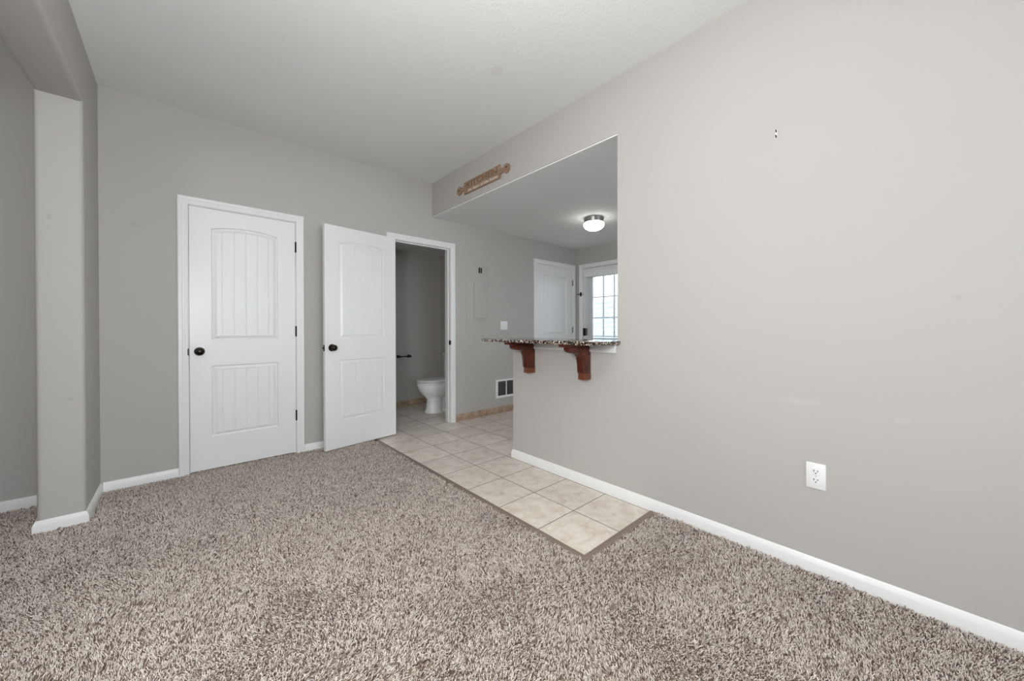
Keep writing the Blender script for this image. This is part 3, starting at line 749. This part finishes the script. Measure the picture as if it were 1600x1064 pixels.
# ------------------------------------------------------------------ outside the kitchen door
mb = MB(); mb.box(-12, -14, -0.25, 30, 10, -0.2)
struct(mb.build('ground', M['ground']), 'pale concrete ground outside', 'ground')
fc = empty('neighbour_house', (9.0, -3, -0.2)); tag(fc, 'pale bluish siding wall outside, seen through the kitchen door glass', 'house')
mb = MB()
for k in range(14):
    z = -0.2 + k * 0.17; mb.loft([[(8.98, -9, z), (9.0, -9, z + 0.17), (9.15, -9, z + 0.17), (9.15, -9, z)], [(8.98, 5, z), (9.0, 5, z + 0.17), (9.15, 5, z + 0.17), (9.15, 5, z)]])
mb.build('siding', M['siding'], fc)

# ------------------------------------------------------------------ carpet pile
def tuft_clump(seed):
    rnd = random.Random(seed); bm = bmesh.new(); tints = []
    lay = bm.verts.layers.float.new('tint')
    for i in range(25):
        r = 0.0120 * math.sqrt(rnd.random()); a = rnd.random() * 2 * PI
        p = Vector((r * math.cos(a), r * math.sin(a), -0.001)); L = rnd.uniform(0.010, 0.0165); rad = rnd.uniform(0.0008, 0.00135)
        la = rnd.random() * 2 * PI; ln = rnd.uniform(0.1, 0.75); d = Vector((math.cos(la) * ln, math.sin(la) * ln, 1)).normalized()
        curl = Vector((rnd.uniform(-1, 1), rnd.uniform(-1, 1), rnd.uniform(-0.6, 0.0))) * 0.55
        tint = rnd.choice([0.0, 0.04, 0.1, 0.18, 0.25, 0.4, 0.5, 0.56, 0.62, 0.68, 0.75, 0.85, 0.95, 1.0])
        prev = None; S = 4
        for k in range(S + 1):
            t = k / S; dd = (d + curl * t).normalized()
            side = dd.cross(Vector((0.3, 0.2, 1))).normalized(); o2 = dd.cross(side)
            rr = rad * (0.75, 1.0, 1.1, 1.0, 0.45)[k]
            ring = []
            for q in range(4):
                an = q * PI / 2 + t * 2.2
                v_ = bm.verts.new(p + (side * math.cos(an) + o2 * math.sin(an)) * rr); v_[lay] = tint; ring.append(v_)
            if prev:
                for q in range(4): bm.faces.new((prev[q], prev[(q + 1) % 4], ring[(q + 1) % 4], ring[q]))
            prev = ring; p = p + dd * (L / S)
        bm.faces.new(prev)
    me = bpy.data.meshes.new('tuft'); bm.to_mesh(me); bm.free(); me.materials.append(M['yarn'])
    for pl in me.polygons: pl.use_smooth = True
    return me


def carpet():
    mb = MB(); bm = mb.bm
    def rect(x0, y0, x1, y1): bm.faces.new([bm.verts.new((x, y, 0.0)) for x, y in ((x0, y0), (x1, y0), (x1, y1), (x0, y1))])
    e = 0.016
    XA, YA = -3.9, -4.5
    xo = -0.668 - SW - 0.006; yo = -2.614 - SW - 0.006
    rect(XA, YA, XS - e, -e); rect(XS - e, YA, XL + e, -0.51 - e); rect(XL + e, YA, xo, -e); rect(xo, YA, -e, yo)
    rect(CL0, -e, CL1, 0.02)
    o = mb.build('carpet_pile', M['yarn'], origin=(0, 0, 0))
    tag(o, 'speckled brown and beige shag carpet covering the living room floor', 'carpet', kind='stuff')
    ng = bpy.data.node_groups.new('carpet_pile', 'GeometryNodeTree')
    ng.interface.new_socket('Geometry', in_out='INPUT', socket_type='NodeSocketGeometry'); ng.interface.new_socket('Geometry', in_out='OUTPUT', socket_type='NodeSocketGeometry')
    N = ng.nodes.new; L = ng.links.new
    gi = N('NodeGroupInput'); go = N('NodeGroupOutput')
    di = N('GeometryNodeDistributePointsOnFaces'); di.distribute_method = 'POISSON'; di.inputs['Distance Min'].default_value = 0.0125; di.inputs['Density Max'].default_value = 12000.0; di.inputs['Seed'].default_value = 3
    L(gi.outputs[0], di.inputs['Mesh'])
    gt = N('GeometryNodeGeometryToInstance')
    for k in range(7):
        so = bpy.data.objects.new('tuft', tuft_clump(100 + k))
        oi = N('GeometryNodeObjectInfo'); oi.inputs['Object'].default_value = so; oi.inputs['As Instance'].default_value = True
        L(oi.outputs['Geometry'], gt.inputs[0])
    io = N('GeometryNodeInstanceOnPoints'); io.inputs['Pick Instance'].default_value = True
    L(di.outputs['Points'], io.inputs['Points']); L(gt.outputs[0], io.inputs['Instance'])
    # brushed lean of the pile
    po = N('GeometryNodeInputPosition'); no = N('ShaderNodeTexNoise'); no.inputs['Scale'].default_value = 2.6; no.inputs['Detail'].default_value = 2.0
    L(po.outputs[0], no.inputs['Vector'])
    sb = N('ShaderNodeVectorMath'); sb.operation = 'SUBTRACT'; sb.inputs[1].default_value = (0.5, 0.5, 0.5); L(no.outputs['Color'], sb.inputs[0])
    ml = N('ShaderNodeVectorMath'); ml.operation = 'MULTIPLY'; ml.inputs[1].default_value = (4.4, 4.4, 0.0); L(sb.outputs[0], ml.inputs[0])
    rv = N('FunctionNodeRandomValue'); rv.data_type = 'FLOAT_VECTOR'; rv.inputs[0].default_value = (-0.35, -0.35, 1.0); rv.inputs[1].default_value = (0.35, 0.35, 1.0)
    ad = N('ShaderNodeVectorMath'); ad.operation = 'ADD'; L(ml.outputs[0], ad.inputs[0]); L(rv.outputs[0], ad.inputs[1])
    al = N('FunctionNodeAlignRotationToVector'); al.axis = 'Z'; L(ad.outputs[0], al.inputs['Vector'])
    rz = N('FunctionNodeRandomValue'); rz.data_type = 'FLOAT_VECTOR'; rz.inputs[0].default_value = (0, 0, 0); rz.inputs[1].default_value = (0, 0, 6.283); rz.inputs['Seed'].default_value = 5
    er = N('FunctionNodeEulerToRotation'); L(rz.outputs[0], er.inputs[0])
    rr = N('FunctionNodeRotateRotation'); rr.rotation_space = 'LOCAL'; L(al.outputs[0], rr.inputs[0]); L(er.outputs[0], rr.inputs[1])
    L(rr.outputs[0], io.inputs['Rotation'])
    rs = N('FunctionNodeRandomValue'); rs.data_type = 'FLOAT'; rs.inputs[2].default_value = 0.85; rs.inputs[3].default_value = 1.15; rs.inputs['Seed'].default_value = 9
    L(rs.outputs[1], io.inputs['Scale'])
    L(io.outputs[0], go.inputs[0])
    md = o.modifiers.new('pile', 'NODES'); md.node_group = ng


carpet()
for o in bpy.data.objects:
    if 'world_at' in o.keys(): del o['world_at']
